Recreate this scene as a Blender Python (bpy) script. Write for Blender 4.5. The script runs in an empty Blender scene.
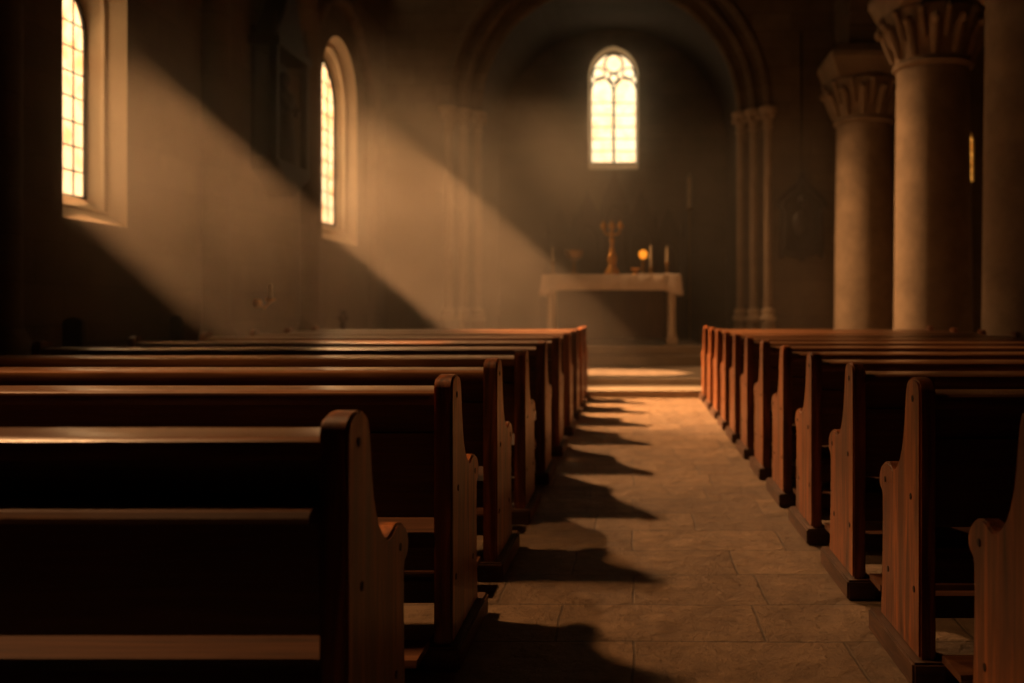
import bpy, bmesh, math, random
from mathutils import Vector, Matrix
from mathutils.geometry import tessellate_polygon

random.seed(7)
S = bpy.context.scene
C = S.collection
PI = math.pi

# ------------------------------------------------------------------ materials
def new_mat(name):
    m = bpy.data.materials.new(name)
    m.use_nodes = True
    nt = m.node_tree
    for n in list(nt.nodes):
        nt.nodes.remove(n)
    out = nt.nodes.new('ShaderNodeOutputMaterial')
    return m, nt, out

def N(nt, t, **kw):
    n = nt.nodes.new(t)
    for k, v in kw.items():
        if k in n.inputs:
            n.inputs[k].default_value = v
        else:
            setattr(n, k, v)
    return n

def ramp(nt, stops):
    r = nt.nodes.new('ShaderNodeValToRGB')
    e = r.color_ramp.elements
    e[0].position, e[0].color = stops[0][0], (*stops[0][1], 1)
    e[1].position, e[1].color = stops[-1][0], (*stops[-1][1], 1)
    for p, c in stops[1:-1]:
        x = e.new(p); x.color = (*c, 1)
    return r

def wood(name, cols, scale, rough=(0.28, 0.5), coat=0.25, stops=(.25, .5, .78), spec=.5):
    m, nt, out = new_mat(name)
    L = nt.links.new
    tc = N(nt, 'ShaderNodeTexCoord')
    oi = N(nt, 'ShaderNodeObjectInfo')
    add = N(nt, 'ShaderNodeVectorMath', operation='MULTIPLY_ADD')
    L(oi.outputs['Random'], add.inputs[0]); add.inputs[1].default_value = (13, 17, 11)
    L(tc.outputs['Object'], add.inputs[2])
    mp = N(nt, 'ShaderNodeMapping'); mp.inputs['Scale'].default_value = scale
    L(add.outputs[0], mp.inputs['Vector'])
    n1 = N(nt, 'ShaderNodeTexNoise', Scale=1.6, Detail=8.0, Roughness=0.62, Distortion=0.6)
    L(mp.outputs[0], n1.inputs['Vector'])
    r = ramp(nt, list(zip(stops, cols)))
    L(n1.outputs['Fac'], r.inputs['Fac'])
    n2 = N(nt, 'ShaderNodeTexNoise', Scale=5.0, Detail=5.0)
    L(add.outputs[0], n2.inputs['Vector'])
    mr = N(nt, 'ShaderNodeMapRange'); mr.inputs['To Min'].default_value = rough[0]; mr.inputs['To Max'].default_value = rough[1]
    L(n2.outputs['Fac'], mr.inputs['Value'])
    b = N(nt, 'ShaderNodeBump', Strength=0.25, Distance=0.004)
    mix = N(nt, 'ShaderNodeMath', operation='ADD')
    L(n1.outputs['Fac'], mix.inputs[0]); L(n2.outputs['Fac'], mix.inputs[1])
    L(mix.outputs[0], b.inputs['Height'])
    p = N(nt, 'ShaderNodeBsdfPrincipled')
    p.inputs['Coat Weight'].default_value = coat
    p.inputs['Specular IOR Level'].default_value = spec
    p.inputs['Coat Roughness'].default_value = 0.3
    L(r.outputs[0], p.inputs['Base Color']); L(mr.outputs[0], p.inputs['Roughness']); L(b.outputs[0], p.inputs['Normal'])
    L(p.outputs[0], out.inputs['Surface'])
    return m

def stone(name, base, blocks=None, dark=0.65, bump=0.4, rough=0.85, axes='YZ', noise_scale=2.2):
    """limestone: optional coursed blocks laid in the plane named by axes"""
    m, nt, out = new_mat(name)
    L = nt.links.new
    tc = N(nt, 'ShaderNodeTexCoord')
    n1 = N(nt, 'ShaderNodeTexNoise', Scale=noise_scale, Detail=8.0, Roughness=0.6)
    L(tc.outputs['Object'], n1.inputs['Vector'])
    n2 = N(nt, 'ShaderNodeTexNoise', Scale=28.0, Detail=6.0, Roughness=0.7)
    L(tc.outputs['Object'], n2.inputs['Vector'])
    lo = tuple(c * dark for c in base)
    r = ramp(nt, [(0.3, lo), (0.7, base)])
    L(n1.outputs['Fac'], r.inputs['Fac'])
    col = r.outputs[0]
    height = n2.outputs['Fac']
    if blocks:
        sep = N(nt, 'ShaderNodeSeparateXYZ'); L(tc.outputs['Object'], sep.inputs[0])
        cmb = N(nt, 'ShaderNodeCombineXYZ')
        L(sep.outputs['XYZ'.index(axes[0])], cmb.inputs[0]); L(sep.outputs['XYZ'.index(axes[1])], cmb.inputs[1])
        br = N(nt, 'ShaderNodeTexBrick', Scale=1.0)
        br.inputs['Brick Width'].default_value = blocks[0]
        br.inputs['Row Height'].default_value = blocks[1]
        br.inputs['Mortar Size'].default_value = 0.008
        br.inputs['Mortar Smooth'].default_value = 0.4
        br.inputs['Color1'].default_value = (1, 1, 1, 1)
        br.inputs['Color2'].default_value = (0.68, 0.66, 0.62, 1)
        br.inputs['Mortar'].default_value = (0.5, 0.48, 0.45, 1)
        L(cmb.outputs[0], br.inputs['Vector'])
        mx = N(nt, 'ShaderNodeMix', data_type='RGBA', blend_type='MULTIPLY'); mx.inputs[0].default_value = 0.8
        L(col, mx.inputs[6]); L(br.outputs['Color'], mx.inputs[7])
        col = mx.outputs[2]
        h = N(nt, 'ShaderNodeMath', operation='MULTIPLY_ADD')
        L(br.outputs['Fac'], h.inputs[0]); h.inputs[1].default_value = -1.2
        L(n2.outputs['Fac'], h.inputs[2])
        height = h.outputs[0]
    b = N(nt, 'ShaderNodeBump', Strength=bump, Distance=0.02)
    L(height, b.inputs['Height'])
    p = N(nt, 'ShaderNodeBsdfPrincipled', Roughness=rough)
    L(col, p.inputs['Base Color']); L(b.outputs[0], p.inputs['Normal'])
    L(p.outputs[0], out.inputs['Surface'])
    return m

def flagstones(name):
    m, nt, out = new_mat(name)
    L = nt.links.new
    tc = N(nt, 'ShaderNodeTexCoord')
    nd = N(nt, 'ShaderNodeTexNoise', Scale=1.3, Detail=4.0)
    L(tc.outputs['Object'], nd.inputs['Vector'])
    sub = N(nt, 'ShaderNodeVectorMath', operation='SUBTRACT'); L(nd.outputs['Color'], sub.inputs[0]); sub.inputs[1].default_value = (.5, .5, .5)
    mad = N(nt, 'ShaderNodeVectorMath', operation='MULTIPLY_ADD'); L(sub.outputs[0], mad.inputs[0]); mad.inputs[1].default_value = (.05, .05, 0)
    L(tc.outputs['Object'], mad.inputs[2])
    br = N(nt, 'ShaderNodeTexBrick', Scale=1.0, offset=0.37, squash=0.72, squash_frequency=3)
    br.inputs['Brick Width'].default_value = 0.78
    br.inputs['Row Height'].default_value = 0.42
    br.inputs['Mortar Size'].default_value = 0.006
    br.inputs['Mortar Smooth'].default_value = 0.3
    br.inputs['Color1'].default_value = (0.42, 0.28, 0.165, 1)
    br.inputs['Color2'].default_value = (0.26, 0.17, 0.10, 1)
    br.inputs['Mortar'].default_value = (0.21, 0.145, 0.09, 1)
    L(mad.outputs[0], br.inputs['Vector'])
    n1 = N(nt, 'ShaderNodeTexNoise', Scale=3.5, Detail=9.0, Roughness=0.65)
    L(tc.outputs['Object'], n1.inputs['Vector'])
    r = ramp(nt, [(0.3, (0.5, 0.47, 0.43)), (0.72, (1, 1, 1))])
    L(n1.outputs['Fac'], r.inputs['Fac'])
    mx = N(nt, 'ShaderNodeMix', data_type='RGBA', blend_type='MULTIPLY'); mx.inputs[0].default_value = 0.9
    L(br.outputs['Color'], mx.inputs[6]); L(r.outputs[0], mx.inputs[7])
    n2 = N(nt, 'ShaderNodeTexNoise', Scale=9.0, Detail=10.0, Roughness=0.75)
    L(tc.outputs['Object'], n2.inputs['Vector'])
    r2 = ramp(nt, [(0.32, (0.55, 0.52, 0.48)), (0.62, (1.15, 1.12, 1.08))]); L(n2.outputs['Fac'], r2.inputs['Fac'])
    mx2 = N(nt, 'ShaderNodeMix', data_type='RGBA', blend_type='MULTIPLY'); mx2.inputs[0].default_value = 0.85
    L(mx.outputs[2], mx2.inputs[6]); L(r2.outputs[0], mx2.inputs[7]); mx = mx2
    h1 = N(nt, 'ShaderNodeMath', operation='MULTIPLY_ADD'); L(br.outputs['Fac'], h1.inputs[0]); h1.inputs[1].default_value = -0.9; L(n1.outputs['Fac'], h1.inputs[2])
    h2 = N(nt, 'ShaderNodeMath', operation='MULTIPLY_ADD'); L(n2.outputs['Fac'], h2.inputs[0]); h2.inputs[1].default_value = 0.55; L(h1.outputs[0], h2.inputs[2])
    b = N(nt, 'ShaderNodeBump', Strength=1.0, Distance=0.13)
    L(h2.outputs[0], b.inputs['Height'])
    mr = N(nt, 'ShaderNodeMapRange'); mr.inputs['To Min'].default_value = 0.36; mr.inputs['To Max'].default_value = 0.7
    L(n1.outputs['Fac'], mr.inputs['Value'])
    p = N(nt, 'ShaderNodeBsdfPrincipled')
    L(mx.outputs[2], p.inputs['Base Color']); L(mr.outputs[0], p.inputs['Roughness']); L(b.outputs[0], p.inputs['Normal'])
    L(p.outputs[0], out.inputs['Surface'])
    return m

def plain(name, col, rough=0.5, metal=0.0, emit=None, strength=0, bump=0.15, scale=14):
    m, nt, out = new_mat(name)
    L = nt.links.new
    tc = N(nt, 'ShaderNodeTexCoord')
    n = N(nt, 'ShaderNodeTexNoise', Scale=float(scale), Detail=5.0); L(tc.outputs['Object'], n.inputs['Vector'])
    r = ramp(nt, [(0.3, tuple(c * 0.7 for c in col)), (0.7, col)])
    L(n.outputs['Fac'], r.inputs['Fac'])
    p = N(nt, 'ShaderNodeBsdfPrincipled', Roughness=rough, Metallic=metal)
    L(r.outputs[0], p.inputs['Base Color'])
    b = N(nt, 'ShaderNodeBump', Strength=bump, Distance=0.01); L(n.outputs['Fac'], b.inputs['Height']); L(b.outputs[0], p.inputs['Normal'])
    if emit:
        p.inputs['Emission Color'].default_value = (*emit, 1); p.inputs['Emission Strength'].default_value = strength
    L(p.outputs[0], out.inputs['Surface'])
    return m

def glass(name, c_lo, c_hi, strength, through, axes='YZ', cell=(4.0, 4.0)):
    """backlit leaded glass: gives off the daylight of the sky behind and lets the sun through"""
    m, nt, out = new_mat(name)
    L = nt.links.new
    tc = N(nt, 'ShaderNodeTexCoord')
    mp = N(nt, 'ShaderNodeMapping'); mp.inputs['Scale'].default_value = (cell[0], cell[0], cell[1])
    L(tc.outputs['Object'], mp.inputs['Vector'])
    v = N(nt, 'ShaderNodeTexVoronoi', Scale=1.0); L(mp.outputs[0], v.inputs['Vector'])
    n = N(nt, 'ShaderNodeTexNoise', Scale=6.0, Detail=3.0); L(tc.outputs['Object'], n.inputs['Vector'])
    ad = N(nt, 'ShaderNodeMath', operation='MULTIPLY_ADD'); L(v.outputs['Color'], ad.inputs[0]); ad.inputs[1].default_value = 0.45
    L(n.outputs['Fac'], ad.inputs[2])
    r = ramp(nt, [(0.35, c_lo), (0.8, c_hi)]); L(ad.outputs[0], r.inputs['Fac'])
    e = N(nt, 'ShaderNodeEmission', Strength=strength); L(r.outputs[0], e.inputs['Color'])
    t = N(nt, 'ShaderNodeBsdfTransparent'); t.inputs['Color'].default_value = (*through, 1)
    a = N(nt, 'ShaderNodeAddShader'); L(e.outputs[0], a.inputs[0]); L(t.outputs[0], a.inputs[1])
    L(a.outputs[0], out.inputs['Surface'])
    return m

WD = [(0.035, 0.013, 0.006), (0.085, 0.031, 0.012), (0.15, 0.06, 0.022)]
M_board = wood('pew wood along the row', WD, (1.2, 22, 22))
M_panel = wood('pew wood upright', [(0.04, 0.011, 0.003), (0.15, 0.042, 0.008), (0.37, 0.11, 0.019)], (14, 14, 1.1), rough=(0.34, 0.55), coat=.2, stops=(.34, .5, .66))
M_rail = wood('polished rail wood', [(0.07, 0.028, 0.011), (0.16, 0.067, 0.026), (0.27, 0.12, 0.05)], (1.2, 22, 22), rough=(0.14, 0.3), coat=1.0)
M_oak = wood('brown oak', [(0.02, 0.01, 0.005), (0.045, 0.023, 0.012), (0.07, 0.038, 0.02)], (9, 9, 1.5), rough=(0.4, 0.6), coat=0.1)
M_base = wood('scuffed dark plinth wood', [(0.02, 0.009, 0.004), (0.06, 0.025, 0.011), (0.12, 0.055, 0.025)], (3, 3, 20), rough=(0.5, 0.7), coat=0.0)
M_seat = wood('worn seat wood', [(0.02, 0.009, 0.004), (0.05, 0.02, 0.009), (0.085, 0.036, 0.015)], (1.2, 22, 22), rough=(0.5, 0.7), coat=0.0, spec=.12)
M_dark = wood('old black oak', [(0.008, 0.004, 0.002), (0.018, 0.009, 0.005), (0.03, 0.016, 0.009)], (9, 9, 1.5), rough=(0.45, 0.7), coat=0.05)
M_peg = plain('dark peg', (0.012, 0.006, 0.004), 0.6)
M_wall = stone('coursed wall stone', (0.155, 0.112, 0.075), (0.8, 0.36), axes='YZ')
M_wallx = stone('coursed wall stone across', (0.175, 0.125, 0.082), (0.8, 0.36), axes='XZ')
M_reveal = stone('pale dressed stone', (0.66, 0.53, 0.38), None, dark=0.8, bump=0.15)
M_col = stone('column limestone', (0.38, 0.28, 0.19), None, dark=0.62, bump=0.5, noise_scale=3.0)
M_step = stone('worn step stone', (0.36, 0.29, 0.21), None, dark=0.7, bump=0.5, rough=0.6)
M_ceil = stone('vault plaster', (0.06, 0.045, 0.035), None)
M_floor = flagstones('worn flagstones')
M_gold = plain('gilt brass', (0.75, 0.38, 0.08), 0.45, 1.0)
M_brass = plain('aged brass', (0.42, 0.24, 0.08), 0.4, 1.0)
M_cloth = plain('white linen', (0.78, 0.66, 0.54), 0.9, bump=0.3, scale=40)
M_wax = plain('candle wax', (0.75, 0.62, 0.42), 0.5)
M_iron = plain('black iron', (0.015, 0.012, 0.01), 0.6, 0.6)
M_lead = plain('lead came', (0.02, 0.015, 0.01), 0.6, 0.3)
M_amber = plain('glowing amber glass', (0.9, 0.4, 0.05), 0.2, emit=(1.0, 0.30, 0.02), strength=1.1)
M_glass = glass('sunlit leaded glass', (1.0, 0.34, 0.08), (1.0, 0.62, 0.28), 2.8, (0.85, 0.85, 0.85))
M_glassb = glass('bright leaded glass', (1.0, 0.55, 0.22), (1.0, 0.74, 0.4), 2.3, (0.0, 0.0, 0.0))
M_glassc = glass('dim amber glass', (0.5, 0.12, 0.01), (1.0, 0.4, 0.06), 1.6, (0, 0, 0), cell=(9, 6))
M_glassd = glass('high leaded glass', (1.0, 0.5, 0.2), (1.0, 0.75, 0.4), 2.0, (0, 0, 0))

for mm in (M_amber, M_glassc, M_glassd, M_glass, M_glassb):
    mm.cycles.emission_sampling = 'NONE'


# ------------------------------------------------------------------ mesh helpers
def link(name, bm, mat, parent=None, smooth=False, loc=None):
    bmesh.ops.recalc_face_normals(bm, faces=bm.faces)
    me = bpy.data.meshes.new(name)
    bm.to_mesh(me); bm.free()
    for mm in (mat if isinstance(mat, (list, tuple)) else [mat]):
        me.materials.append(mm)
    if smooth:
        for p in me.polygons:
            p.use_smooth = True
        try:
            me.set_sharp_from_angle(angle=math.radians(40))
        except Exception:
            pass
    o = bpy.data.objects.new(name, me)
    C.objects.link(o)
    if parent:
        o.parent = parent
    if loc:
        o.location = loc
    return o

def tag(o, label, cat, group=None, kind=None):
    o['label'] = label; o['category'] = cat
    if group: o['group'] = group
    if kind: o['kind'] = kind
    return o

def thing(name, label, cat, loc=(0, 0, 0), group=None, kind=None):
    o = bpy.data.objects.new(name, None); C.objects.link(o)
    o.empty_display_size = 0.1
    o.location = loc
    return tag(o, label, cat, group, kind)

def struct(o, label=None, cat=None):
    o['kind'] = 'structure'
    if label: o['label'] = label; o['category'] = cat
    return o

def box(bm, x0, x1, y0, y1, z0, z1, bevel=0, seg=2):
    vs = [bm.verts.new(v) for v in [(x0, y0, z0), (x1, y0, z0), (x1, y1, z0), (x0, y1, z0), (x0, y0, z1), (x1, y0, z1), (x1, y1, z1), (x0, y1, z1)]]
    fs = [bm.faces.new([vs[i] for i in f]) for f in [(0, 3, 2, 1), (4, 5, 6, 7), (0, 1, 5, 4), (1, 2, 6, 5), (2, 3, 7, 6), (3, 0, 4, 7)]]
    if bevel:
        es = list({e for f in fs for e in f.edges})
        bmesh.ops.bevel(bm, geom=es, offset=bevel, segments=seg, affect='EDGES', clamp_overlap=True)
    return bm

def prism(bm, poly, to3, a, b, bevel=0, seg=2):
    """poly of (u,v) extruded between a and b; to3(u,v,w) -> xyz"""
    lo = [bm.verts.new(to3(u, v, a)) for u, v in poly]
    hi = [bm.verts.new(to3(u, v, b)) for u, v in poly]
    n = len(poly)
    caps = [bm.faces.new(lo[::-1]), bm.faces.new(hi)]
    for i in range(n):
        bm.faces.new((lo[i], lo[(i + 1) % n], hi[(i + 1) % n], hi[i]))
    if bevel:
        bmesh.ops.recalc_face_normals(bm, faces=bm.faces)
        es = list({e for f in caps for e in f.edges})
        bmesh.ops.bevel(bm, geom=es, offset=bevel, segments=seg, affect='EDGES', clamp_overlap=True)
    return bm

def lathe(bm, prof, cx=0, cy=0, n=24, sx=1, sy=1):
    rings = []
    for r, z in prof:
        rings.append([bm.verts.new((cx + sx * r * math.cos(2 * PI * k / n), cy + sy * r * math.sin(2 * PI * k / n), z)) for k in range(n)])
    for a, b in zip(rings, rings[1:]):
        for k in range(n):
            bm.faces.new((a[k], a[(k + 1) % n], b[(k + 1) % n], b[k]))
    bm.faces.new(rings[0][::-1]); bm.faces.new(rings[-1])
    return bm

def tube(bm, pts, r, n=8, closed=False):
    pts = [Vector(p) for p in pts]
    rings = []
    m = len(pts)
    for i, p in enumerate(pts):
        a = pts[(i - 1) % m] if (closed or i > 0) else p
        b = pts[(i + 1) % m] if (closed or i < m - 1) else p
        t = (b - a).normalized()
        up = Vector((0, 1, 0)) if abs(t.y) < 0.9 else Vector((1, 0, 0))
        s = t.cross(up).normalized(); u = s.cross(t).normalized()
        rr = r[i] if isinstance(r, (list, tuple)) else r
        rings.append([bm.verts.new(p + s * rr * math.cos(2 * PI * k / n) + u * rr * math.sin(2 * PI * k / n)) for k in range(n)])
    rng = range(m) if closed else range(m - 1)
    for i in rng:
        a, b = rings[i], rings[(i + 1) % m]
        for k in range(n):
            bm.faces.new((a[k], a[(k + 1) % n], b[(k + 1) % n], b[k]))
    if not closed:
        bm.faces.new(rings[0][::-1]); bm.faces.new(rings[-1])
    return bm

def ball(bm, c, r, sc=(1, 1, 1), seg=12):
    mat = Matrix.Translation(c) @ Matrix.Diagonal((r * sc[0], r * sc[1], r * sc[2], 1))
    bmesh.ops.create_uvsphere(bm, u_segments=seg, v_segments=max(6, seg // 2), radius=1, matrix=mat)
    return bm

def arch_poly(u0, u1, z0, zs, za, n=10):
    """counter-clockwise outline with a pointed (or round) head"""
    uc, hw, h = (u0 + u1) / 2, (u1 - u0) / 2, za - zs
    h = max(h, hw)
    R = (hw * hw + h * h) / (2 * hw)
    cr = uc + hw - R
    top = math.asin(min(1, h / R)); 
    if hw - R < 0 and cr < uc: top = math.atan2(h, uc - cr)
    pts = [(u0, z0), (u1, z0)]
    right = [(cr + R * math.cos(top * k / n), zs + R * math.sin(top * k / n)) for k in range(n + 1)]
    pts += right
    pts += [(2 * uc - u, z) for u, z in right[::-1]][1:]
    return pts

def holed(bm, outer, inner_holes, outer_holes, to3, w_in, w_out, smooth_idx=None, reveal_mat=0):
    """slab with splayed openings: outline at depth w_in carries inner_holes, at w_out outer_holes"""
    for loops, w in (([outer] + inner_holes, w_in), ([outer] + outer_holes, w_out)):
        flat = [p for l in loops for p in l]
        vs = [bm.verts.new(to3(u, v, w)) for u, v in flat]
        for t in tessellate_polygon([[Vector((u, v, 0)) for u, v in l] for l in loops]):
            try: bm.faces.new([vs[i] for i in t])
            except ValueError: pass
    def strip(a, b, mi):
        va = [bm.verts.new(to3(u, v, w_in)) for u, v in a]; vb = [bm.verts.new(to3(u, v, w_out)) for u, v in b]
        n = len(a)
        for i in range(n):
            f = bm.faces.new((va[i], va[(i + 1) % n], vb[(i + 1) % n], vb[i])); f.material_index = mi
    strip(outer, outer, 0)
    for a, b in zip(inner_holes, outer_holes):
        strip(a, b, reveal_mat)
    return bm

# ------------------------------------------------------------------ camera geometry
F, CX, CY, EYE = 910.2, 633.0, 308.5, 1.23
def at(px, py, Y):
    return Vector(((px - CX) * Y / F, Y, EYE - (py - CY) * Y / F))

# ------------------------------------------------------------------ shell
XL, XR = -5.0, 7.4
YF, YA = -4.0, 18.4
H = 9.6
toL = lambda u, v, w: (XL - w, u, v)          # left wall: u=Y, v=Z, w=depth outwards
T = 0.4
W1i = arch_poly(7.98, 9.0, 2.03, 4.35, 5.05); W1o = arch_poly(8.08, 8.9, 2.31, 3.85, 4.36)
W2i = arch_poly(14.63, 16.49, 2.36, 4.92, 5.85); W2o = arch_poly(14.83, 16.32, 2.72, 4.75, 5.55)
CL = [(3.8, 5.0, 5.7), (12.4, 13.6, 6.1), (17.0, 18.1, 7.6)]                  # unseen high windows, added above the picture to house the spot lamps
CLi = [arch_poly(a, b, z, z + 1.2, z + 1.8) for a, b, z in CL]; CLo = [arch_poly(a + .12, b - .12, z + .2, z + 1.15, z + 1.6) for a, b, z in CL]
bm = bmesh.new()
holed(bm, [(YF - .4, -.2), (YA + .7, -.2), (YA + .7, H), (YF - .4, H)], [W1i, W2i] + CLi, [W1o, W2o] + CLo, toL, 0, T, reveal_mat=1)
struct(link('wall_left', bm, [M_wall, M_reveal]))

bm = bmesh.new(); box(bm, XL - T, XR + T, YF - .4, YA + .7, -.2, 0)
struct(link('floor', bm, M_floor))
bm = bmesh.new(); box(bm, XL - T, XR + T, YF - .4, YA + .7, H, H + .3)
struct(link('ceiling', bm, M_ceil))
bm = bmesh.new(); box(bm, XR, XR + T, YF - .4, YA + .7, -.2, H)
struct(link('wall_right', bm, M_wall))
bm = bmesh.new(); box(bm, XL - T, XR + T, YF - .4, YF, -.2, H)
struct(link('wall_front', bm, M_wallx))

# chancel arch wall, three stepped orders, plus the narrow lancet of the right aisle
AC, ZS = -0.5, 5.3
toA = lambda u, v, w: (u, w, v)
def arch_wall_outline(r, n=40):
    pts = [(XL - .2, -.2), (AC - r, -.2), (AC - r, ZS)]
    pts += [(AC - r * math.cos(PI * k / n), ZS + r * math.sin(PI * k / n)) for k in range(1, n)]
    pts += [(AC + r, ZS), (AC + r, -.2), (XR + .2, -.2), (XR + .2, H), (XL - .2, H)]
    return pts
LW = arch_poly(6.70, 6.9, 3.8, 4.6, 4.85)
bm = bmesh.new()
ORD = [(3.32, YA, YA + .24), (3.05, YA + .24, YA + .48), (2.78, YA + .48, YA + .7)]
for r, a, b in ORD:
    holed(bm, arch_wall_outline(r), [LW], [LW], toA, a, b)
struct(link('wall_back', bm, M_wallx))

# apse behind the arch
YB = 22.3
bm = bmesh.new()
R = 2.78
n = 28
prof = [(AC - R, -.2), (AC - R, ZS)] + [(AC - R * math.cos(PI * k / n), ZS + R * math.sin(PI * k / n)) for k in range(1, n)] + [(AC + R, ZS), (AC + R, -.2)]
prof2 = [(AC - R - .4, -.2), (AC - R - .4, ZS)] + [(AC - (R + .4) * math.cos(PI * k / n), ZS + (R + .4) * math.sin(PI * k / n)) for k in range(1, n)] + [(AC + R + .4, ZS), (AC + R + .4, -.2)]
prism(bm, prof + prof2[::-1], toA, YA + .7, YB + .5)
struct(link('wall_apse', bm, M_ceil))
W3i = arch_poly(-1.09, 0.13, 4.64, 6.95, 7.66); W3o = arch_poly(-1.06, 0.1, 4.86, 6.95, 7.62)
bm = bmesh.new()
holed(bm, [(AC - R - .1, -.2), (AC + R + .1, -.2), (AC + R + .1, ZS + R + .1), (AC - R - .1, ZS + R + .1)], [W3i], [W3o], toA, YB, YB + .45, reveal_mat=1)
struct(link('wall_chancel', bm, [M_wallx, M_reveal]))

# nave arcade wall on the right, carried by the columns
COLS = [(4.57, 10.36), (4.5, 13.67), (4.5, 17.75)]
ZCAP = 6.20
outl = [(YF, H), (YF, ZCAP)]
spans = [(YF + .3, -0.4), (0.4, 3.2), (4.0, 6.4), (7.2, 9.85), (10.87, 13.16), (14.18, 17.25)]
for a, b in spans:
    c, r = (a + b) / 2, (b - a) / 2
    outl += [(c - r * math.cos(PI * k / 16), ZCAP + r * 1.05 * math.sin(PI * k / 16)) for k in range(17)]
outl += [(YA, ZCAP), (YA, H)]
bm = bmesh.new()
prism(bm, outl, lambda u, v, w: (w, u, v), 4.08, 4.92)
struct(link('wall_arcade', bm, M_wall))

# ------------------------------------------------------------------ windows
def bars(name, root, outline, to3, us, zs, r=0.014):
    """lead cames clipped to the outline"""
    def inside(u, z):
        c = False
        for (a, b), (d, e) in zip(outline, outline[1:] + outline[:1]):
            if (b > z) != (e > z) and u < (d - a) * (z - b) / (e - b) + a: c = not c
        return c
    bm = bmesh.new()
    umin, umax = min(p[0] for p in outline), max(p[0] for p in outline)
    zmin, zmax = min(p[1] for p in outline), max(p[1] for p in outline)
    for u in us:
        ok = [z for z in [zmin + (zmax - zmin) * k / 200 for k in range(201)] if inside(u, z)]
        if ok: tube(bm, [to3(u, ok[0], 0), to3(u, ok[-1], 0)], r, 6)
    for z in zs:
        ok = [u for u in [umin + (umax - umin) * k / 200 for k in range(201)] if inside(u, z)]
        if ok: tube(bm, [to3(ok[0], z, 0), to3(ok[-1], z, 0)], r, 6)
    o = link(name, bm, M_lead, root)
    return o

def pane(outline, to3, w, mat, root, name='glass_pane'):
    bm = bmesh.new()
    prism(bm, outline, lambda u, v, ww: to3(u, v, w + ww), 0, 0.012)
    # a single sheet keeps the light's path simple
    for f in list(bm.faces):
        if len(f.verts) == 4 and len(outline) != 4: bm.faces.remove(f)
    fs = sorted(bm.faces, key=lambda f: f.calc_center_median().x + f.calc_center_median().y)
    bm.faces.remove(fs[0])
    loose = [v for v in bm.verts if not v.link_faces]
    for v in loose: bm.verts.remove(v)
    for e in [e for e in bm.edges if not e.link_faces]: bm.edges.remove(e)
    return link(name, bm, mat, root)

def frame(outline, to3, w0, w1, t, mat, root, name='window_frame'):
    c = (sum(p[0] for p in outline) / len(outline), sum(p[1] for p in outline) / len(outline))
    bm = bmesh.new()
    pts = [Vector(to3(u, v, (w0 + w1) / 2)) for u, v in outline]
    tube(bm, pts, t, 6, closed=True)
    return link(name, bm, mat, root)

w = thing('window_1', 'tall leaded lancet window nearest the camera in the left wall', 'window', (0, 0, 0), kind='structure')
pane(W1o, toL, T - .03, M_glass, w)
bars('lead_came', w, W1o, lambda u, v, k: toL(u, v, T - .05), [8.49, 8.7], [2.31 + .235 * k for k in range(1, 10)], .008)
frame(W1o, toL, T - .06, T - .02, .025, M_lead, w)
frame([((a + c) / 2, (b + e) / 2) for (a, b), (c, e) in zip(W1i, W1o)], toL, .2, .2, .035, M_reveal, w, 'jamb_moulding')
w = thing('window_2', 'arched leaded window in the left wall close to the chancel arch', 'window', (0, 0, 0), kind='structure')
pane(W2o, toL, T - .03, M_glass, w)
bars('lead_came', w, W2o, lambda u, v, k: toL(u, v, T - .05), [15.2, 15.575, 15.95], [2.72 + .27 * k for k in range(1, 11)], .01)
frame(W2o, toL, T - .06, T - .02, .03, M_lead, w)
frame([((a + c) / 2, (b + e) / 2) for (a, b), (c, e) in zip(W2i, W2o)], toL, .2, .2, .05, M_reveal, w, 'jamb_moulding')
for k, o in enumerate(CLo):
    w = thing('window_%d' % (5 + k), ['high arched window in the left wall above the camera side', 'high arched window in the left wall above the shrine', 'high arched window in the left wall nearest the chancel arch'][k], 'window', (0, 0, 0), kind='structure')
    pane(o, toL, T - .03, M_glassd, w)
    frame(o, toL, T - .06, T - .02, .03, M_lead, w)

# apse window with tracery
w = thing('window_3', 'bright twin-lancet tracery window high in the back wall behind the altar', 'window', (0, 0, 0), kind='structure')
pane(W3o, toA, YB + .42, M_glassb, w)
def P3(px, py): p = at(px, py, YB + .38); return p.x, p.z
bm = bmesh.new()
yy = YB + .38
def ring3(px, py, rp, t):
    x, z = P3(px, py); r = rp * (YB + .38) / F
    tube(bm, [(x + r * math.cos(2 * PI * k / 20), yy, z + r * math.sin(2 * PI * k / 20)) for k in range(20)], t, 6, closed=True)
mx = -0.48
def lancet(x0, x1, z0, zs, za, t):
    pts = arch_poly(x0, x1, z0, zs, za, 8)
    tube(bm, [(u, yy, v) for u, v in pts], t, 6, closed=True)
lancet(-1.05, mx - .01, 4.86, 6.62, 7.0, .026)
lancet(mx + .01, 0.09, 4.86, 6.62, 7.0, .026)
x, z = mx, 7.3
def ringm(x, z, r, t): tube(bm, [(x + r * math.cos(2 * PI * k / 20), yy, z + r * math.sin(2 * PI * k / 20)) for k in range(20)], t, 6, closed=True)
ringm(mx, 7.33, .23, .026)
ringm(mx - .37, 7.08, .15, .022); ringm(mx + .37, 7.08, .15, .022)
ringm(mx, 6.97, .11, .028)
tube(bm, [(u, yy, v) for u, v in W3o], .035, 6, closed=True)
link('tracery', bm, M_lead, w)
bars('lead_came', w, W3o, lambda u, v, k: (u, yy + .02, v), [], [5.16 + .3 * k for k in range(5)], .013)
w = thing('window_4', 'tiny glowing amber slit window between the two right-hand columns', 'window', (0, 0, 0), kind='structure')
pane(LW, toA, YA + .12, M_glassc, w)
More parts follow.
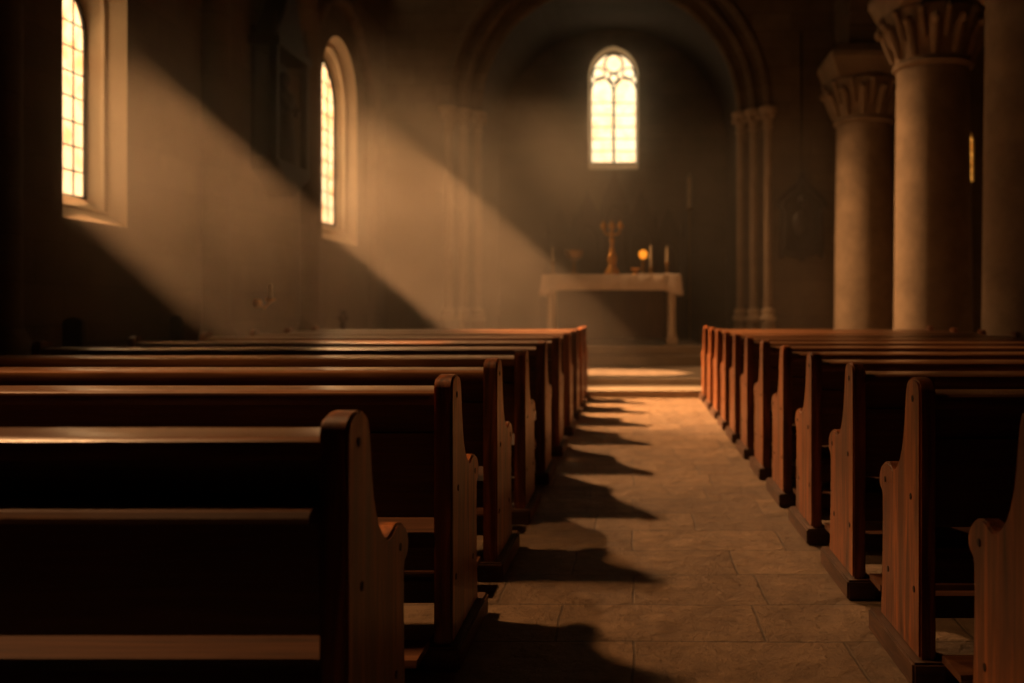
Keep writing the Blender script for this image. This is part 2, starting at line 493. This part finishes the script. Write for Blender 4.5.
bars('lead_came', w, LW, lambda u, v, k: (u, YA + .1, v), [6.8], [3.8 + .16 * k for k in range(1, 6)], .01)

# ------------------------------------------------------------------ wall trim: pilaster shafts, blind arch
def trim(k, bm, mat, label):
    o = link('trim_%d' % k, bm, mat, smooth=True); struct(o, label, 'stone trim'); return o
bm = bmesh.new()
lathe(bm, [(.3, 0), (.3, .9), (.24, 1.0), (.2, 1.1), (.2, 7.4), (.3, 7.8), (.34, 8.0), (.34, H)], XL + .03, 10.75, 16)
trim(1, bm, M_wall, 'engaged stone wall shaft left of the dark shrine')
bm = bmesh.new()
lathe(bm, [(.3, 0), (.3, .9), (.22, 1.0), (.18, 1.1), (.18, 7.4), (.3, 7.8), (.34, 8.0), (.34, H)], XL + .03, 13.85, 16)
trim(2, bm, M_wall, 'engaged stone wall shaft between the shrine and the arched window')
bm = bmesh.new()
c, r = 15.56, 1.75
tube(bm, [(XL + .02, c - r, 0), (XL + .02, c - r, 4.3)] + [(XL + .02, c - r * math.cos(PI * k / 20), 4.3 + 1.25 * r * math.sin(PI * k / 20)) for k in range(1, 20)] + [(XL + .02, c + r, 4.3), (XL + .02, c + r, 0)], .13, 10)
trim(3, bm, M_wall, 'stone arch moulding framing the second left window')
bm = bmesh.new()
lathe(bm, [(.34, 0), (.34, .9), (.28, 1.0), (.24, 1.1), (.24, 7.4), (.3, 7.8), (.34, 8.0), (.34, H)], XL + .03, 7.0, 16)
trim(4, bm, M_wall, 'engaged stone wall shaft at the left edge of the picture')

# chancel arch shafts and roll mouldings, a thing per shaft pair side
SH = [(2.74, YA + .56), (2.98, YA + .30), (3.24, YA + .06)]
names = {(-1, 0): 'inner', (-1, 1): 'middle', (-1, 2): 'outer'}
for s, side in ((-1, 'left'), (1, 'right')):
    for i, (r, y) in enumerate(SH):
        which = ['innermost', 'middle', 'outermost'][i]
        t = thing('arch_shaft', '%s slender stone shaft on the %s jamb of the chancel arch' % (which, side), 'column', (AC + s * r, y, 0), group='shafts of the chancel arch')
        bm = bmesh.new(); lathe(bm, [(.15, 0), (.15, .92), (.13, .96)], n=16); link('pedestal', bm, M_col, t, True)
        bm = bmesh.new(); lathe(bm, [(.13, .96), (.17, 1.0), (.17, 1.06), (.12, 1.1), (.14, 1.15), (.14, 1.2), (.09, 1.24)], n=16); link('shaft_base', bm, M_reveal, t, True)
        bm = bmesh.new(); lathe(bm, [(.088, 1.24), (.088, 4.86)], n=16); link('shaft', bm, M_col, t, True)
        bm = bmesh.new(); lathe(bm, [(.088, 4.86), (.12, 4.87), (.12, 4.91), (.095, 4.93), (.11, 5.05), (.17, 5.17), (.18, 5.2), (.2, 5.22), (.2, 5.3), (.16, 5.32)], n=16)
        for k in range(6):
            a = k * PI / 3; ball(bm, (.15 * math.cos(a), .15 * math.sin(a), 5.12), .05, (1, 1, 1.3), 8)
        link('capital', bm, M_col, t, True)
for i, (r, y) in enumerate(SH):
    bm = bmesh.new()
    tube(bm, [(AC - r * math.cos(PI * k / 40), y, ZS + r * math.sin(PI * k / 40)) for k in range(41)], .1, 10)
    trim(5 + i, bm, M_wallx, '%s roll moulding of the great chancel arch' % ['innermost', 'middle', 'outermost'][i])

# ------------------------------------------------------------------ columns
lab = ['massive round stone column cut off by the right edge of the picture',
       'massive round stone column with carved capital, second from the right edge',
       'round stone column with carved capital standing farthest back, next to the hanging plaque']
for (x, y), lb in zip(COLS, lab):
    t = thing('stone_column', lb, 'column', (x, y, 0), group='columns of the right arcade')
    if y == 10.36: x += 0
    bm = bmesh.new(); box(bm, -.78, .78, -.78, .78, 0, .28, .02); link('plinth', bm, M_col, t)
    bm = bmesh.new(); lathe(bm, [(.72, .28), (.76, .33), (.76, .4), (.66, .46), (.62, .5), (.66, .55), (.66, .6), (.57, .64)], n=40); link('column_base', bm, M_col, t, True)
    bm = bmesh.new(); lathe(bm, [(.57, .64), (.56, 1.5), (.55, 2.6), (.535, 3.8), (.525, 4.88)], n=48); link('shaft', bm, M_col, t, True)
    bm = bmesh.new(); lathe(bm, [(.52, 4.68), (.57, 4.70), (.59, 4.74), (.57, 4.78), (.54, 4.80), (.56, 4.95), (.61, 5.13), (.67, 5.30), (.70, 5.43), (.72, 5.50), (.66, 5.55)], n=40)
    for k in range(12):
        a = 2 * PI * (k + .5) / 12
        c_, s_ = math.cos(a), math.sin(a)
        tube(bm, [(.56 * c_, .56 * s_, 4.83), (.63 * c_, .63 * s_, 5.05), (.70 * c_, .70 * s_, 5.23), (.77 * c_, .77 * s_, 5.30)], [.05, .075, .07, .03], 8)
        ball(bm, (.77 * c_, .77 * s_, 5.28), .075, (1, 1, 1), 8)
        a = 2 * PI * k / 12
        c_, s_ = math.cos(a), math.sin(a)
        tube(bm, [(.6 * c_, .6 * s_, 5.05), (.68 * c_, .68 * s_, 5.27), (.76 * c_, .76 * s_, 5.43)], [.05, .06, .04], 8)
        ball(bm, (.77 * c_, .77 * s_, 5.43), .06, (1, 1, 1), 8)
    link('capital', bm, M_col, t, True, (0, 0, .1))
    bm = bmesh.new()
    rings = []
    for hw, z in ((.62, 5.64), (.66, 5.70), (.75, 5.92), (.77, 5.95), (.77, 6.05), (.66, ZCAP + .02)):
        rings.append([bm.verts.new((hw * a, hw * b, z)) for a, b in ((-1, -1), (1, -1), (1, 1), (-1, 1))])
    for p, q in zip(rings, rings[1:]):
        for k in range(4): bm.faces.new((p[k], p[(k + 1) % 4], q[(k + 1) % 4], q[k]))
    bm.faces.new(rings[0][::-1]); bm.faces.new(rings[-1])
    link('abacus', bm, M_col, t)

# ------------------------------------------------------------------ steps and altar platform
bm = bmesh.new(); box(bm, XL + .01, 3.6, 12.55, 13.6, 0, .10, .012)
tag(link('chancel_step', bm, M_step), 'lower worn stone step across the far end of the aisle', 'step')
bm = bmesh.new(); box(bm, XL + .01, 3.6, 13.36, YA - .02, 0, .197, .012)
box(bm, AC - 2.75, AC + 2.75, YA - .1, YB - .01, 0, .197)
tag(link('chancel_step', bm, M_step), 'upper stone step and pavement below the altar platform', 'step')
bm = bmesh.new(); box(bm, -2.6, 1.55, 16.3, 20.2, .197, .38, .012); box(bm, -2.35, 1.3, 16.6, 20.0, .38, .55, .012)
tag(link('altar_platform', bm, M_step), 'stepped stone platform carrying the altar', 'platform')

# ------------------------------------------------------------------ altar and things on it
AX, AY, AZ0, AZ1 = -0.40, 17.35, .55, 1.87
t = thing('altar', 'stone altar table with a white cloth at the end of the aisle', 'altar', (AX, AY, AZ0))
hh = AZ1 - AZ0 - .03
bm = bmesh.new(); box(bm, -1.25, 1.25, -.42, .42, hh - .12, hh, .012); link('tabletop', bm, M_reveal, t)
for sx in (-1, 1):
    for sy in (-1, 1):
        bm = bmesh.new()
        box(bm, sx * 1.13 - .11, sx * 1.13 + .11, sy * .3 - .1, sy * .3 + .1, 0, .14, .01)
        lathe(bm, [(.085, .14), (.095, .18), (.075, .22), (.07, .6), (.075, hh - .26), (.1, hh - .2), (.1, hh - .12)], sx * 1.13, sy * .3, 16)
        link('leg', bm, M_reveal, t, True)
bm = bmesh.new(); box(bm, -1.03, 1.03, -.26, -.2, .12, hh - .12, .01)
for k in range(4): box(bm, -.98 + k * .5, -.98 + k * .5 + .44, -.285, -.26, .2, hh - .22, .01)
link('front_panel', bm, M_oak, t)

def cloth_mesh():
    bm = bmesh.new()
    nx, hw, hd = 60, 1.27, .44
    top = AZ1 - AZ0
    loop = []
    per = []
    for k in range(nx): per.append((-hw + 2 * hw * k / nx, -hd))
    for k in range(20): per.append((hw, -hd + 2 * hd * k / 20))
    for k in range(nx): per.append((hw - 2 * hw * k / nx, hd))
    for k in range(20): per.append((-hw, hd - 2 * hd * k / 20))
    m = len(per)
    def ring(z, out, wav):
        vs = []
        for i, (x, y) in enumerate(per):
            cd = min(abs(x - sx) + abs(y - sy) for sx in (-hw, hw) for sy in (-hd, hd))
            corner = max(0, 1 - cd / .3)
            f = out + wav * math.sin(i * 0.9) + corner * out * .8
            nx_ = (1 if x >= hw - 1e-6 else -1 if x <= -hw + 1e-6 else 0); ny_ = (1 if y >= hd - 1e-6 else -1 if y <= -hd + 1e-6 else 0)
            vs.append(bm.verts.new((x + nx_ * f, y + ny_ * f, z - (corner * .1 if wav else 0))))
        return vs
    r0 = ring(top, 0, 0); r1 = ring(top - .012, .012, 0); r2 = ring(top - .15, .025, .006); r3 = ring(top - .30, .04, .014)
    bm.faces.new(r0)
    for a, b in ((r0, r1), (r1, r2), (r2, r3)):
        for k in range(m): bm.faces.new((a[k], a[(k + 1) % m], b[(k + 1) % m], b[k]))
    return bm
o = link('altar_cloth', cloth_mesh(), M_cloth, None, True, (AX, AY, AZ0))
so = o.modifiers.new('thickness', 'SOLIDIFY'); so.thickness = .006; so.offset = -1
tag(o, 'white linen cloth hanging over the edges of the altar', 'cloth')

def X(px, Y=AY): return (px - CX) * Y / F
top = AZ1 + .004
# gilt candelabrum in the middle
t = thing('candelabrum', 'tall gilt candelabrum with spreading arms in the centre of the altar', 'candelabrum', (X(612), AY, top))
bm = bmesh.new(); lathe(bm, [(.15, 0), (.15, .03), (.13, .06), (.12, .1), (.085, .14), (.07, .2)], n=20); link('foot', bm, M_gold, t, True)
bm = bmesh.new(); lathe(bm, [(.07, .2), (.09, .25), (.1, .32), (.075, .39), (.045, .42), (.06, .46), (.045, .5), (.028, .54), (.035, .62), (.055, .66), (.03, .7), (.024, .8), (.03, .86)], n=20); link('stem', bm, M_gold, t, True)
bm = bmesh.new()
for s in (-1, 1):
    tube(bm, [(0, 0, .78), (s * .08, 0, .76), (s * .14, 0, .8), (s * .16, 0, .88)], [.022, .02, .02, .018], 8)
link('arm', bm, M_gold, t, True)
for s in (-1, 0, 1):
    bm = bmesh.new(); lathe(bm, [(.02, .86), (.05, .88), (.058, .92), (.058, .96), (.03, .965), (.022, 1.02)], s * .16, 0, 16); link('cup', bm, M_gold, t, True)
# amber lamp
t = thing('altar_lamp', 'glowing amber glass lamp on a brass stand right of the candelabrum', 'lamp', (X(643), AY, top))
bm = bmesh.new(); lathe(bm, [(.09, 0), (.09, .02), (.03, .05), (.02, .12), (.03, .2), (.02, .26), (.06, .3)], n=18); link('stand', bm, M_brass, t, True)
bm = bmesh.new(); lathe(bm, [(.04, .3), (.07, .34), (.085, .39), (.07, .44), (.04, .47)], n=18); link('lamp_shade', bm, M_amber, t, True)
# pale candle beside it
def candlestick(px, label, hc=.34, hs=.2, y=AY, z=top, wax=M_wax, name='altar_candle', sc=1):
    t = thing(name, label, 'candle', (X(px, y), y, z))
    bm = bmesh.new(); lathe(bm, [(.07 * sc, 0), (.065 * sc, .02), (.02 * sc, .05), (.03 * sc, hs * .5), (.018 * sc, hs * .8), (.05 * sc, hs), (.05 * sc, hs + .02)], n=16); link('candlestick', bm, M_brass, t, True)
    bm = bmesh.new(); lathe(bm, [(.024 * sc, hs + .02), (.024 * sc, hs + hc), (.006, hs + hc + .004), (.004, hs + hc + .03)], n=12); link('candle', bm, wax, t, True)
    return t
candlestick(651, 'pale altar candle in a brass holder just right of the amber lamp', .42, .12, AY - .12)
candlestick(667, 'brass candlestick with candle near the right end of the altar', .3, .22)
candlestick(553, 'brass candlestick with candle near the left end of the altar', .3, .22)
def bowl(px, r, h, label, y, mat):
    t = thing('brass_bowl', label, 'bowl', (X(px, y), y, top))
    bm = bmesh.new(); lathe(bm, [(.6 * r, 0), (.55 * r, .015), (.2 * r, .04), (.16 * r, h * .5), (.3 * r, h * .56)], n=18); link('foot', bm, mat, t, True)
    bm = bmesh.new(); lathe(bm, [(.3 * r, h * .56), (.8 * r, h * .7), (r, h), (.95 * r, h), (.7 * r, h * .75), (.2 * r, h * .64)], n=24); link('dish', bm, mat, t, True)
bowl(635.5, .1, .12, 'low gilt dish at the foot of the amber lamp', AY - .2, M_gold)
bowl(574, .19, .46, 'wide brass bowl on a tall foot left of the candelabrum', AY, M_brass)

# retable behind the altar
t = thing('retable', 'dark carved wooden screen standing behind the altar', 'altar screen', (AC + .06, 21.6, .197))
bm = bmesh.new(); box(bm, -1.75, 1.75, -.25, .25, 0, 1.25, .02); link('base', bm, M_oak, t)
for k, (x, hgt) in enumerate(((-1.28, 2.7), (-.64, 3.1), (0, 3.55), (.64, 3.1), (1.28, 2.7))):
    bm = bmesh.new()
    box(bm, x - .3, x + .3, -.05, .12, 1.25, hgt, .01)
    prism(bm, [(x - .32, hgt), (x + .32, hgt), (x + .05, hgt + .62), (x, hgt + .75), (x - .05, hgt + .62)], lambda u, v, w_: (u, w_, v), -.08, .1, .01)
    tube(bm, [(u + x, -.08, v) for u, v in arch_poly(-.22, .22, 1.45, hgt - .5, hgt - .12, 6)], .03, 6, closed=True)
    link('panel', bm, M_oak, t)
for x in (-1.6, -.96, -.32, .32, .96, 1.6):
    bm = bmesh.new(); hgt = 3.2 - abs(x) * .3
    box(bm, x - .05, x + .05, -.12, .12, 1.25, hgt, .008); lathe(bm, [(.06, hgt), (.05, hgt + .1), (.01, hgt + .4)], x, 0, 8)
    link('pinnacle', bm, M_oak, t)

# tall pale candle on a bracket right of the window
t = thing('wall_candle', 'tall pale candle in a brass holder right of the back window', 'candle', (X(689.5, 22.08), 22.08, 0))
zc = lambda py: EYE + (CY - py) * 22.08 / F
bm = bmesh.new(); lathe(bm, [(.1, .197), (.1, .25), (.03, .32), (.025, 1.6), (.04, 1.7), (.025, 1.8), (.025, zc(212)), (.1, zc(209)), (.1, zc(208))], n=16); link('candle_stand', bm, M_brass, t, True)
bm = bmesh.new(); lathe(bm, [(.055, zc(208)), (.055, zc(178)), (.02, zc(176)), (.012, zc(173))], n=14); link('candle', bm, M_wax, t, True)

# ------------------------------------------------------------------ hanging plaque on the arch wall, shrine on the left wall
t = thing('wall_plaque', 'dark carved wooden plaque hanging by a chain right of the chancel arch', 'plaque', (X(801, YA), YA - .02, 2.2))
sc = YA / F
pp = lambda px, py: ((px - 801) * sc, (262 - py) * sc + .02)
outline = [pp(*p) for p in [(779, 256), (801, 262), (823, 256), (822, 212), (827, 208), (823, 200), (818, 196), (812, 190), (806, 186), (804, 180), (801, 172), (798, 180), (796, 186), (790, 190), (784, 196), (779, 200), (775, 208), (780, 212)]]
bm = bmesh.new(); prism(bm, outline, lambda u, v, w_: (u, w_, v), -.12, 0, .012); link('board', bm, M_dark, t)
bm = bmesh.new(); tube(bm, [(u * .8, -.13, (v - .8) * .8 + .8) for u, v in outline], .03, 8, closed=True); link('carved_border', bm, M_dark, t)
bm = bmesh.new(); ball(bm, (0, -.13, .75), .2, (1, .4, 1.3), 14); ball(bm, (0, -.14, 1.2), .1, (1, .6, 1), 10); link('boss', bm, M_dark, t, True)
for px in (781, 801, 821):
    bm = bmesh.new(); ball(bm, (pp(px, 258)[0], -.06, pp(px, 258)[1] - (.06 if px == 801 else 0)), .05, (1, 1, 1.5), 8)
    link('pendant', bm, M_dark, t, True)
bm = bmesh.new(); tube(bm, [(0, -.04, 1.82), (0, -.04, 4.6)], .014, 6)
link('chain', bm, M_iron, t)

t = thing('wall_shrine', 'dark gothic wooden shrine with a spired canopy and a robed statue on the left wall', 'shrine', (XL, 12.45, 3.05))
bm = bmesh.new(); box(bm, 0, .06, -.55, .55, .15, 1.9, .01); link('back_panel', bm, M_dark, t)
bm = bmesh.new(); prism(bm, [(-.62, .15), (.62, .15), (.55, 0), (.2, -.18), (0, -.3), (-.2, -.18), (-.55, 0)], lambda u, v, w_: (w_, u, v), 0, .38, .02); link('bracket', bm, M_dark, t)
for s in (-1, 1):
    bm = bmesh.new(); box(bm, .26, .36, s * .55 - .05, s * .55 + .05, .15, 1.7, .01); lathe(bm, [(.07, 1.7), (.06, 1.85), (.01, 2.15)], .31, s * .55, 8); link('post', bm, M_dark, t)
bm = bmesh.new()
box(bm, 0, .4, -.62, .62, 1.62, 1.74, .01)
prism(bm, [(-.6, 1.74), (.6, 1.74), (.3, 2.15), (.12, 2.5), (.06, 2.95), (0, 3.2), (-.06, 2.95), (-.12, 2.5), (-.3, 2.15)], lambda u, v, w_: (w_, u, v), .05, .34, .015)
link('canopy', bm, M_dark, t)
bm = bmesh.new()
lathe(bm, [(.2, .15), (.21, .2), (.17, .5), (.15, .8), (.18, 1.0), (.17, 1.1), (.07, 1.17), (.06, 1.21)], .22, 0, 18, .8, 1)
ball(bm, (.22, 0, 1.3), .1, (.95, .85, 1.2), 12)
tube(bm, [(.24, -.17, 1.06), (.34, -.16, .86), (.4, -.03, .9)], [.06, .055, .035], 8); tube(bm, [(.24, .17, 1.06), (.34, .16, .86), (.4, .03, .9)], [.06, .055, .035], 8)
link('statue', bm, M_dark, t, True)

# ------------------------------------------------------------------ left side furniture
t = thing('wall_bench', 'dark wooden bench with two round-topped ends against the left wall', 'bench', (-4.78, 7.75, 0))
def bench_end(y, hgt, hw, mat):
    bm = bmesh.new()
    pts = [(-hw, 0), (hw, 0)] + [(hw * math.cos(PI * k / 10), hgt - hw * .7 + hw * .7 * math.sin(PI * k / 10)) for k in range(11)]
    prism(bm, pts, lambda u, v, w_: (u, w_, v), y, y + .07, .01)
    link('end_panel', bm, mat, t)
bench_end(0, 1.155, .085, M_dark); bench_end(1.75, 1.155, .06, M_dark)
bm = bmesh.new(); box(bm, -.06, .3, .07, 1.75, .4, .45, .008); link('seat', bm, M_dark, t)
bm = bmesh.new(); box(bm, -.08, -.04, .07, 1.75, .45, .94, .008); link('backrest', bm, M_dark, t)
bm = bmesh.new(); box(bm, .2, .24, .07, 1.75, .08, .4, .008); link('apron', bm, M_dark, t)

t = thing('wall_sconce', 'small brass candle sconce on the left wall below the shrine', 'sconce', (XL, 12.05, 1.3))
bm = bmesh.new(); lathe(bm, [(.05, -.05), (.07, 0), (.05, .05)], .02, 0, 12); tube(bm, [(.02, 0, 0), (.12, 0, -.06), (.2, 0, .02)], .015, 8); link('bracket', bm, M_gold, t, True)
bm = bmesh.new(); lathe(bm, [(.02, .02), (.06, .04), (.065, .06), (.02, .062)], .2, 0, 14); link('drip_pan', bm, M_gold, t, True)
bm = bmesh.new(); lathe(bm, [(.022, .06), (.022, .24), (.006, .25)], .2, 0, 10); link('candle', bm, M_wax, t, True)

t = thing('floor_candlestand', 'dark iron candle stand by the left wall under the arched window', 'candle stand', (X(343, 14.7), 14.7, .197))
bm = bmesh.new(); lathe(bm, [(.2, 0), (.19, .03), (.05, .08), (.03, .2), (.03, .7), (.06, .75), (.03, .8), (.09, .88), (.09, .9)], n=14); link('stand', bm, M_iron, t, True)
bm = bmesh.new(); lathe(bm, [(.05, .9), (.05, 1.0), (.01, 1.01)], n=12); link('candle', bm, M_dark, t, True)

t = thing('floor_candle', 'pale thick candle on a low stand by the left jamb of the chancel arch', 'candle', (X(462, 17.6), 17.6, .197))
bm = bmesh.new(); lathe(bm, [(.18, 0), (.17, .03), (.04, .08), (.03, .5), (.09, .6), (.09, .63)], n=14); link('stand', bm, M_brass, t, True)
bm = bmesh.new(); lathe(bm, [(.055, .63), (.055, .98), (.02, 1.0), (.008, 1.04)], n=12); link('candle', bm, M_wax, t, True)

# ------------------------------------------------------------------ pews
PROF = [(0, .085), (0, .955), (.006, .978), (.022, .992), (.05, .999), (.085, 1.0), (.115, .994), (.135, .98), (.147, .955), (.155, .92), (.165, .86), (.182, .79), (.2, .745),
        (.222, .71), (.25, .683), (.275, .662), (.298, .653), (.318, .652), (.338, .658), (.36, .666), (.39, .667), (.425, .659), (.455, .643), (.476, .62), (.486, .595),
        (.482, .572), (.468, .556), (.45, .548), (.442, .535), (.44, .45), (.444, .33), (.452, .2), (.462, .085)]
PEGS = [(.07, .93), (.09, .60), (.055, .30), (.40, .60), (.36, .28)]
def make_pew(s, depth, length, label, group, loc, ledge=False):
    """s=+1: pew runs to +x from the aisle end; s=-1 the other way"""
    t = thing('church_pew', label, 'pew', loc, group=group)
    D = lambda u: u * depth
    th = .064 if s < 0 else .055
    for end in (0, 1):
        x0 = 0 if end == 0 else length - th
        bm = bmesh.new()
        prism(bm, [(D(u), v) for u, v in PROF], lambda u, v, w_: (s * w_, u, v), x0, x0 + th, .007, 2)
        p = link('end_panel', bm, M_panel, t, True)
        bm = bmesh.new(); box(bm, min(s * (x0 - .03), s * (x0 + th + .03)), max(s * (x0 - .03), s * (x0 + th + .03)), -.03, D(.53), 0, .085, .008); link('plinth', bm, M_base, p)
        if end == 0:
            for u, v in PEGS:
                bm = bmesh.new()
                ring = [(D(u) + .009 * math.cos(2 * PI * k / 10), v + .011 * math.sin(2 * PI * k / 10)) for k in range(10)]
                prism(bm, ring, lambda a, b, w_: (s * w_, a, b), -.0025, .01); link('peg', bm, M_peg, p)
    a, b = th, length - th
    def bx(name, poly, mat=M_board, bev=.006, x0=a, x1=b):
        bm = bmesh.new(); prism(bm, poly, lambda u, v, w_: (s * w_, D(u), v), x0, x1, bev); return link(name, bm, mat, t, True)
    bx('top_rail', [(.012, .9), (.012, .93), (.016, .94), (.028, .946), (.04, .948), (.115, .957), (.128, .953), (.134, .942), (.134, .9)], M_rail, bev=0)
    bx('upper_board', [(.045, .79), (.08, .79), (.07, .9), (.035, .9)], bev=0)
    bx('lower_board', [(.035, .51), (.075, .51), (.075, .80), (.05, .806), (.03, .80)], bev=0)
    if ledge:
        bx('book_ledge', [(.034, .765), (.034, .815), (-.045, .803), (-.055, .79), (-.05, .777)], bev=0)
    bx('seat', [(.0, .415), (.44, .425), (.462, .432), (.466, .445), (.455, .456), (.43, .46), (.2, .452), (.0, .45)], M_seat, bev=0)
    bx('seat_rail', [(.12, .3), (.15, .3), (.15, .415), (.12, .415)], bev=0)
    bx('foot_rail', [(.3, .12), (.36, .12), (.36, .2), (.3, .2)], bev=0)
    bx('kneeler', [(-.22, .10), (-.06, .10), (-.055, .11), (-.06, .125), (-.22, .125), (-.225, .11)], bev=0)
    bx('floor_sill', [(.02, 0), (.09, 0), (.09, .06), (.02, .06)], bev=0)
    return t

def copy_tree(o, parent=None, leave=()):
    c = o.copy(); C.objects.link(c)
    if parent: c.parent = parent
    for ch in list(o.children):
        if ch.name not in leave: copy_tree(ch, c)
    return c

ordn = ['nearest', 'second', 'third', 'fourth', 'fifth', 'sixth', 'seventh', 'eighth', 'ninth', 'tenth', 'eleventh', 'last']
LY = [1.965, 3.1, 4.12, 5.2, 6.37, 7.58, 8.85, 9.98, 11.0, 11.93]
RY = [2.05 + .0 * i if i == 0 else 2.963 + .894 * (i - 1) for i in range(12)]
proto = None
for i, y in enumerate(LY):
    lb = ('dark wooden pew in the left block, nearest the camera' if i == 0 else
          'dark wooden pew in the left block, farthest from the camera, beside the chancel steps' if i == len(LY) - 1 else
          'dark wooden pew in the left block, %s row from the camera' % ordn[i])
    if proto is None:
        proto = make_pew(-1, 1.1, 3.6, lb, 'pews left of the aisle', (-.615, y, 0), ledge=True); o = proto
    else:
        o = copy_tree(proto, None, ('book_ledge',)); o.location = (-.615, y, 0); o['label'] = lb
proto = None
for i, y in enumerate(RY):
    lb = ('warm brown wooden pew in the right block, nearest the camera, cut by the picture edge' if i == 0 else
          'warm brown wooden pew in the right block, farthest from the camera, beside the chancel steps' if i == len(RY) - 1 else
          'warm brown wooden pew in the right block, %s row from the camera' % ordn[i])
    if proto is None:
        proto = make_pew(1, 1.0, 3.0, lb, 'pews right of the aisle', (.932, y, 0)); o = proto
    else:
        o = copy_tree(proto); o.location = (.932, y, 0); o['label'] = lb

# ------------------------------------------------------------------ haze
def haze(x0, x1, y0, y1, z1, dens, g, label):
    bm = bmesh.new(); box(bm, x0, x1, y0, y1, .004, z1)
    m, nt, out = new_mat('dust haze')
    v = N(nt, 'ShaderNodeVolumeScatter'); v.inputs['Color'].default_value = (1, .92, .8, 1); v.inputs['Density'].default_value = dens; v.inputs['Anisotropy'].default_value = g
    nt.links.new(v.outputs[0], out.inputs['Volume'])
    return tag(link('haze', bm, m), label, 'haze', kind='stuff')
def drifting(obj_mat, dens):
    """uneven dust: thick along the left wall, thinning towards the aisle and upwards, a clearer pocket between the two windows"""
    nt = obj_mat.node_tree; L = nt.links.new
    v = [n for n in nt.nodes if n.type == 'VOLUME_SCATTER'][0]
    tc = N(nt, 'ShaderNodeTexCoord'); sep = N(nt, 'ShaderNodeSeparateXYZ'); L(tc.outputs['Object'], sep.inputs[0])
    def mr(sock, a, b, lo, hi):
        m = N(nt, 'ShaderNodeMapRange', interpolation_type='SMOOTHSTEP')
        m.inputs['From Min'].default_value = a; m.inputs['From Max'].default_value = b; m.inputs['To Min'].default_value = lo; m.inputs['To Max'].default_value = hi
        L(sock, m.inputs['Value']); return m.outputs[0]
    def mul(a, b):
        m = N(nt, 'ShaderNodeMath', operation='MULTIPLY'); L(a, m.inputs[0])
        if isinstance(b, float): m.inputs[1].default_value = b
        else: L(b, m.inputs[1])
        return m.outputs[0]
    def mx(a, b):
        m = N(nt, 'ShaderNodeMath', operation='MAXIMUM'); L(a, m.inputs[0]); L(b, m.inputs[1]); return m.outputs[0]
    X, Y, Z = sep.outputs
    zz = N(nt, 'ShaderNodeMath', operation='MULTIPLY_ADD'); L(Y, zz.inputs[0]); zz.inputs[1].default_value = -.13; L(Z, zz.inputs[2])
    f = mul(mr(X, -2.6, .5, 1, .1), mr(zz.outputs[0], .9, 3.1, 1, 0))
    f = mul(f, mx(mul(mr(Y, 8.4, 9.4, 1.0, .04), mul(mr(Z, .9, 2.7, .35, 1), mr(X, -3.4, -1.5, 1, .03))), mr(Y, 12.8, 13.7, .04, 1)))
    n = N(nt, 'ShaderNodeTexNoise', Scale=.75, Detail=3.0, Roughness=.55); L(tc.outputs['Object'], n.inputs['Vector'])
    f = mul(f, mr(n.outputs['Fac'], .3, .7, .55, 1.3))
    L(mul(f, float(dens)), v.inputs['Density'])
h = haze(XL + .004, 3.4, 5.2, YA - .01, 5.2, .1, .45, 'dense golden dust haze over the left pews, caught in the slanting sunbeams')
drifting(h.data.materials[0], .14)
haze(AC - R + .01, AC + R - .01, YA + .75, YB - .004, 7.6, .034, .8, 'thin smoky haze over the aisle end and around the altar')

# ------------------------------------------------------------------ light
def light(name, kind, loc, target, energy, col, **kw):
    l = bpy.data.lights.new(name, kind); l.energy = energy; l.color = col
    for k, val in kw.items(): setattr(l, k, val)
    o = bpy.data.objects.new(name, l); C.objects.link(o); o.location = loc
    o.rotation_euler = (Vector(target) - Vector(loc)).to_track_quat('-Z', 'Y').to_euler()
    return o
el, az = math.radians(40), math.radians(9)
d = Vector((math.cos(el) * math.cos(az), -math.cos(el) * math.sin(az), -math.sin(el)))
SUNC = (1.0, .45, .17)
LAMPC = (1.0, .50, .20)
light('sun', 'SUN', -d * 30, (0, 0, 0), 36, SUNC, angle=math.radians(1.2))
# added spot lamps in the made-up high windows, aimed at pews, aisle and columns
for y, z, tgt, pw, cone in ((4.4, 6.6, (-2.3, 3.3, .9), 2500, 46), (13.1, 6.6, (.55, 11.3, .1), 24000, 34), (12.9, 6.6, (.8, 6.9, .3), 11500, 34), (17.6, 8.3, (4.5, 14.8, 1.2), 7800, 42)):
    light('daylight', 'SPOT', (XL - .1, y, z), tgt, pw, LAMPC, spot_size=math.radians(cone), spot_blend=1, shadow_soft_size=.28)

w = bpy.data.worlds.new('World'); S.world = w; w.use_nodes = True
w.node_tree.nodes['Background'].inputs[0].default_value = (1, .7, .45, 1)
w.node_tree.nodes['Background'].inputs[1].default_value = 0.02

# ------------------------------------------------------------------ camera and render look
cam = bpy.data.cameras.new('camera'); co = bpy.data.objects.new('camera', cam); C.objects.link(co)
co.location = (0, 0, EYE); co.rotation_euler = (PI / 2, 0, 0)
cam.lens = 32; cam.sensor_width = 36
cam.shift_x = (512 - CX) / 1024; cam.shift_y = -(341.5 - CY) / 1024
cam.dof.use_dof = True; cam.dof.focus_distance = 3.25; cam.dof.aperture_fstop = 1.6
S.camera = co
vs = S.view_settings
vs.view_transform = 'Standard'; vs.look = 'None'; vs.gamma = 1; vs.exposure = 0; vs.use_curve_mapping = False
cy = S.cycles
cy.use_denoising = True; cy.use_adaptive_sampling = False; cy.volume_step_rate = .2
cy.max_bounces = 6; cy.diffuse_bounces = 4; cy.glossy_bounces = 3; cy.volume_bounces = 0; cy.transparent_max_bounces = 8
cy.sample_clamp_indirect = 4
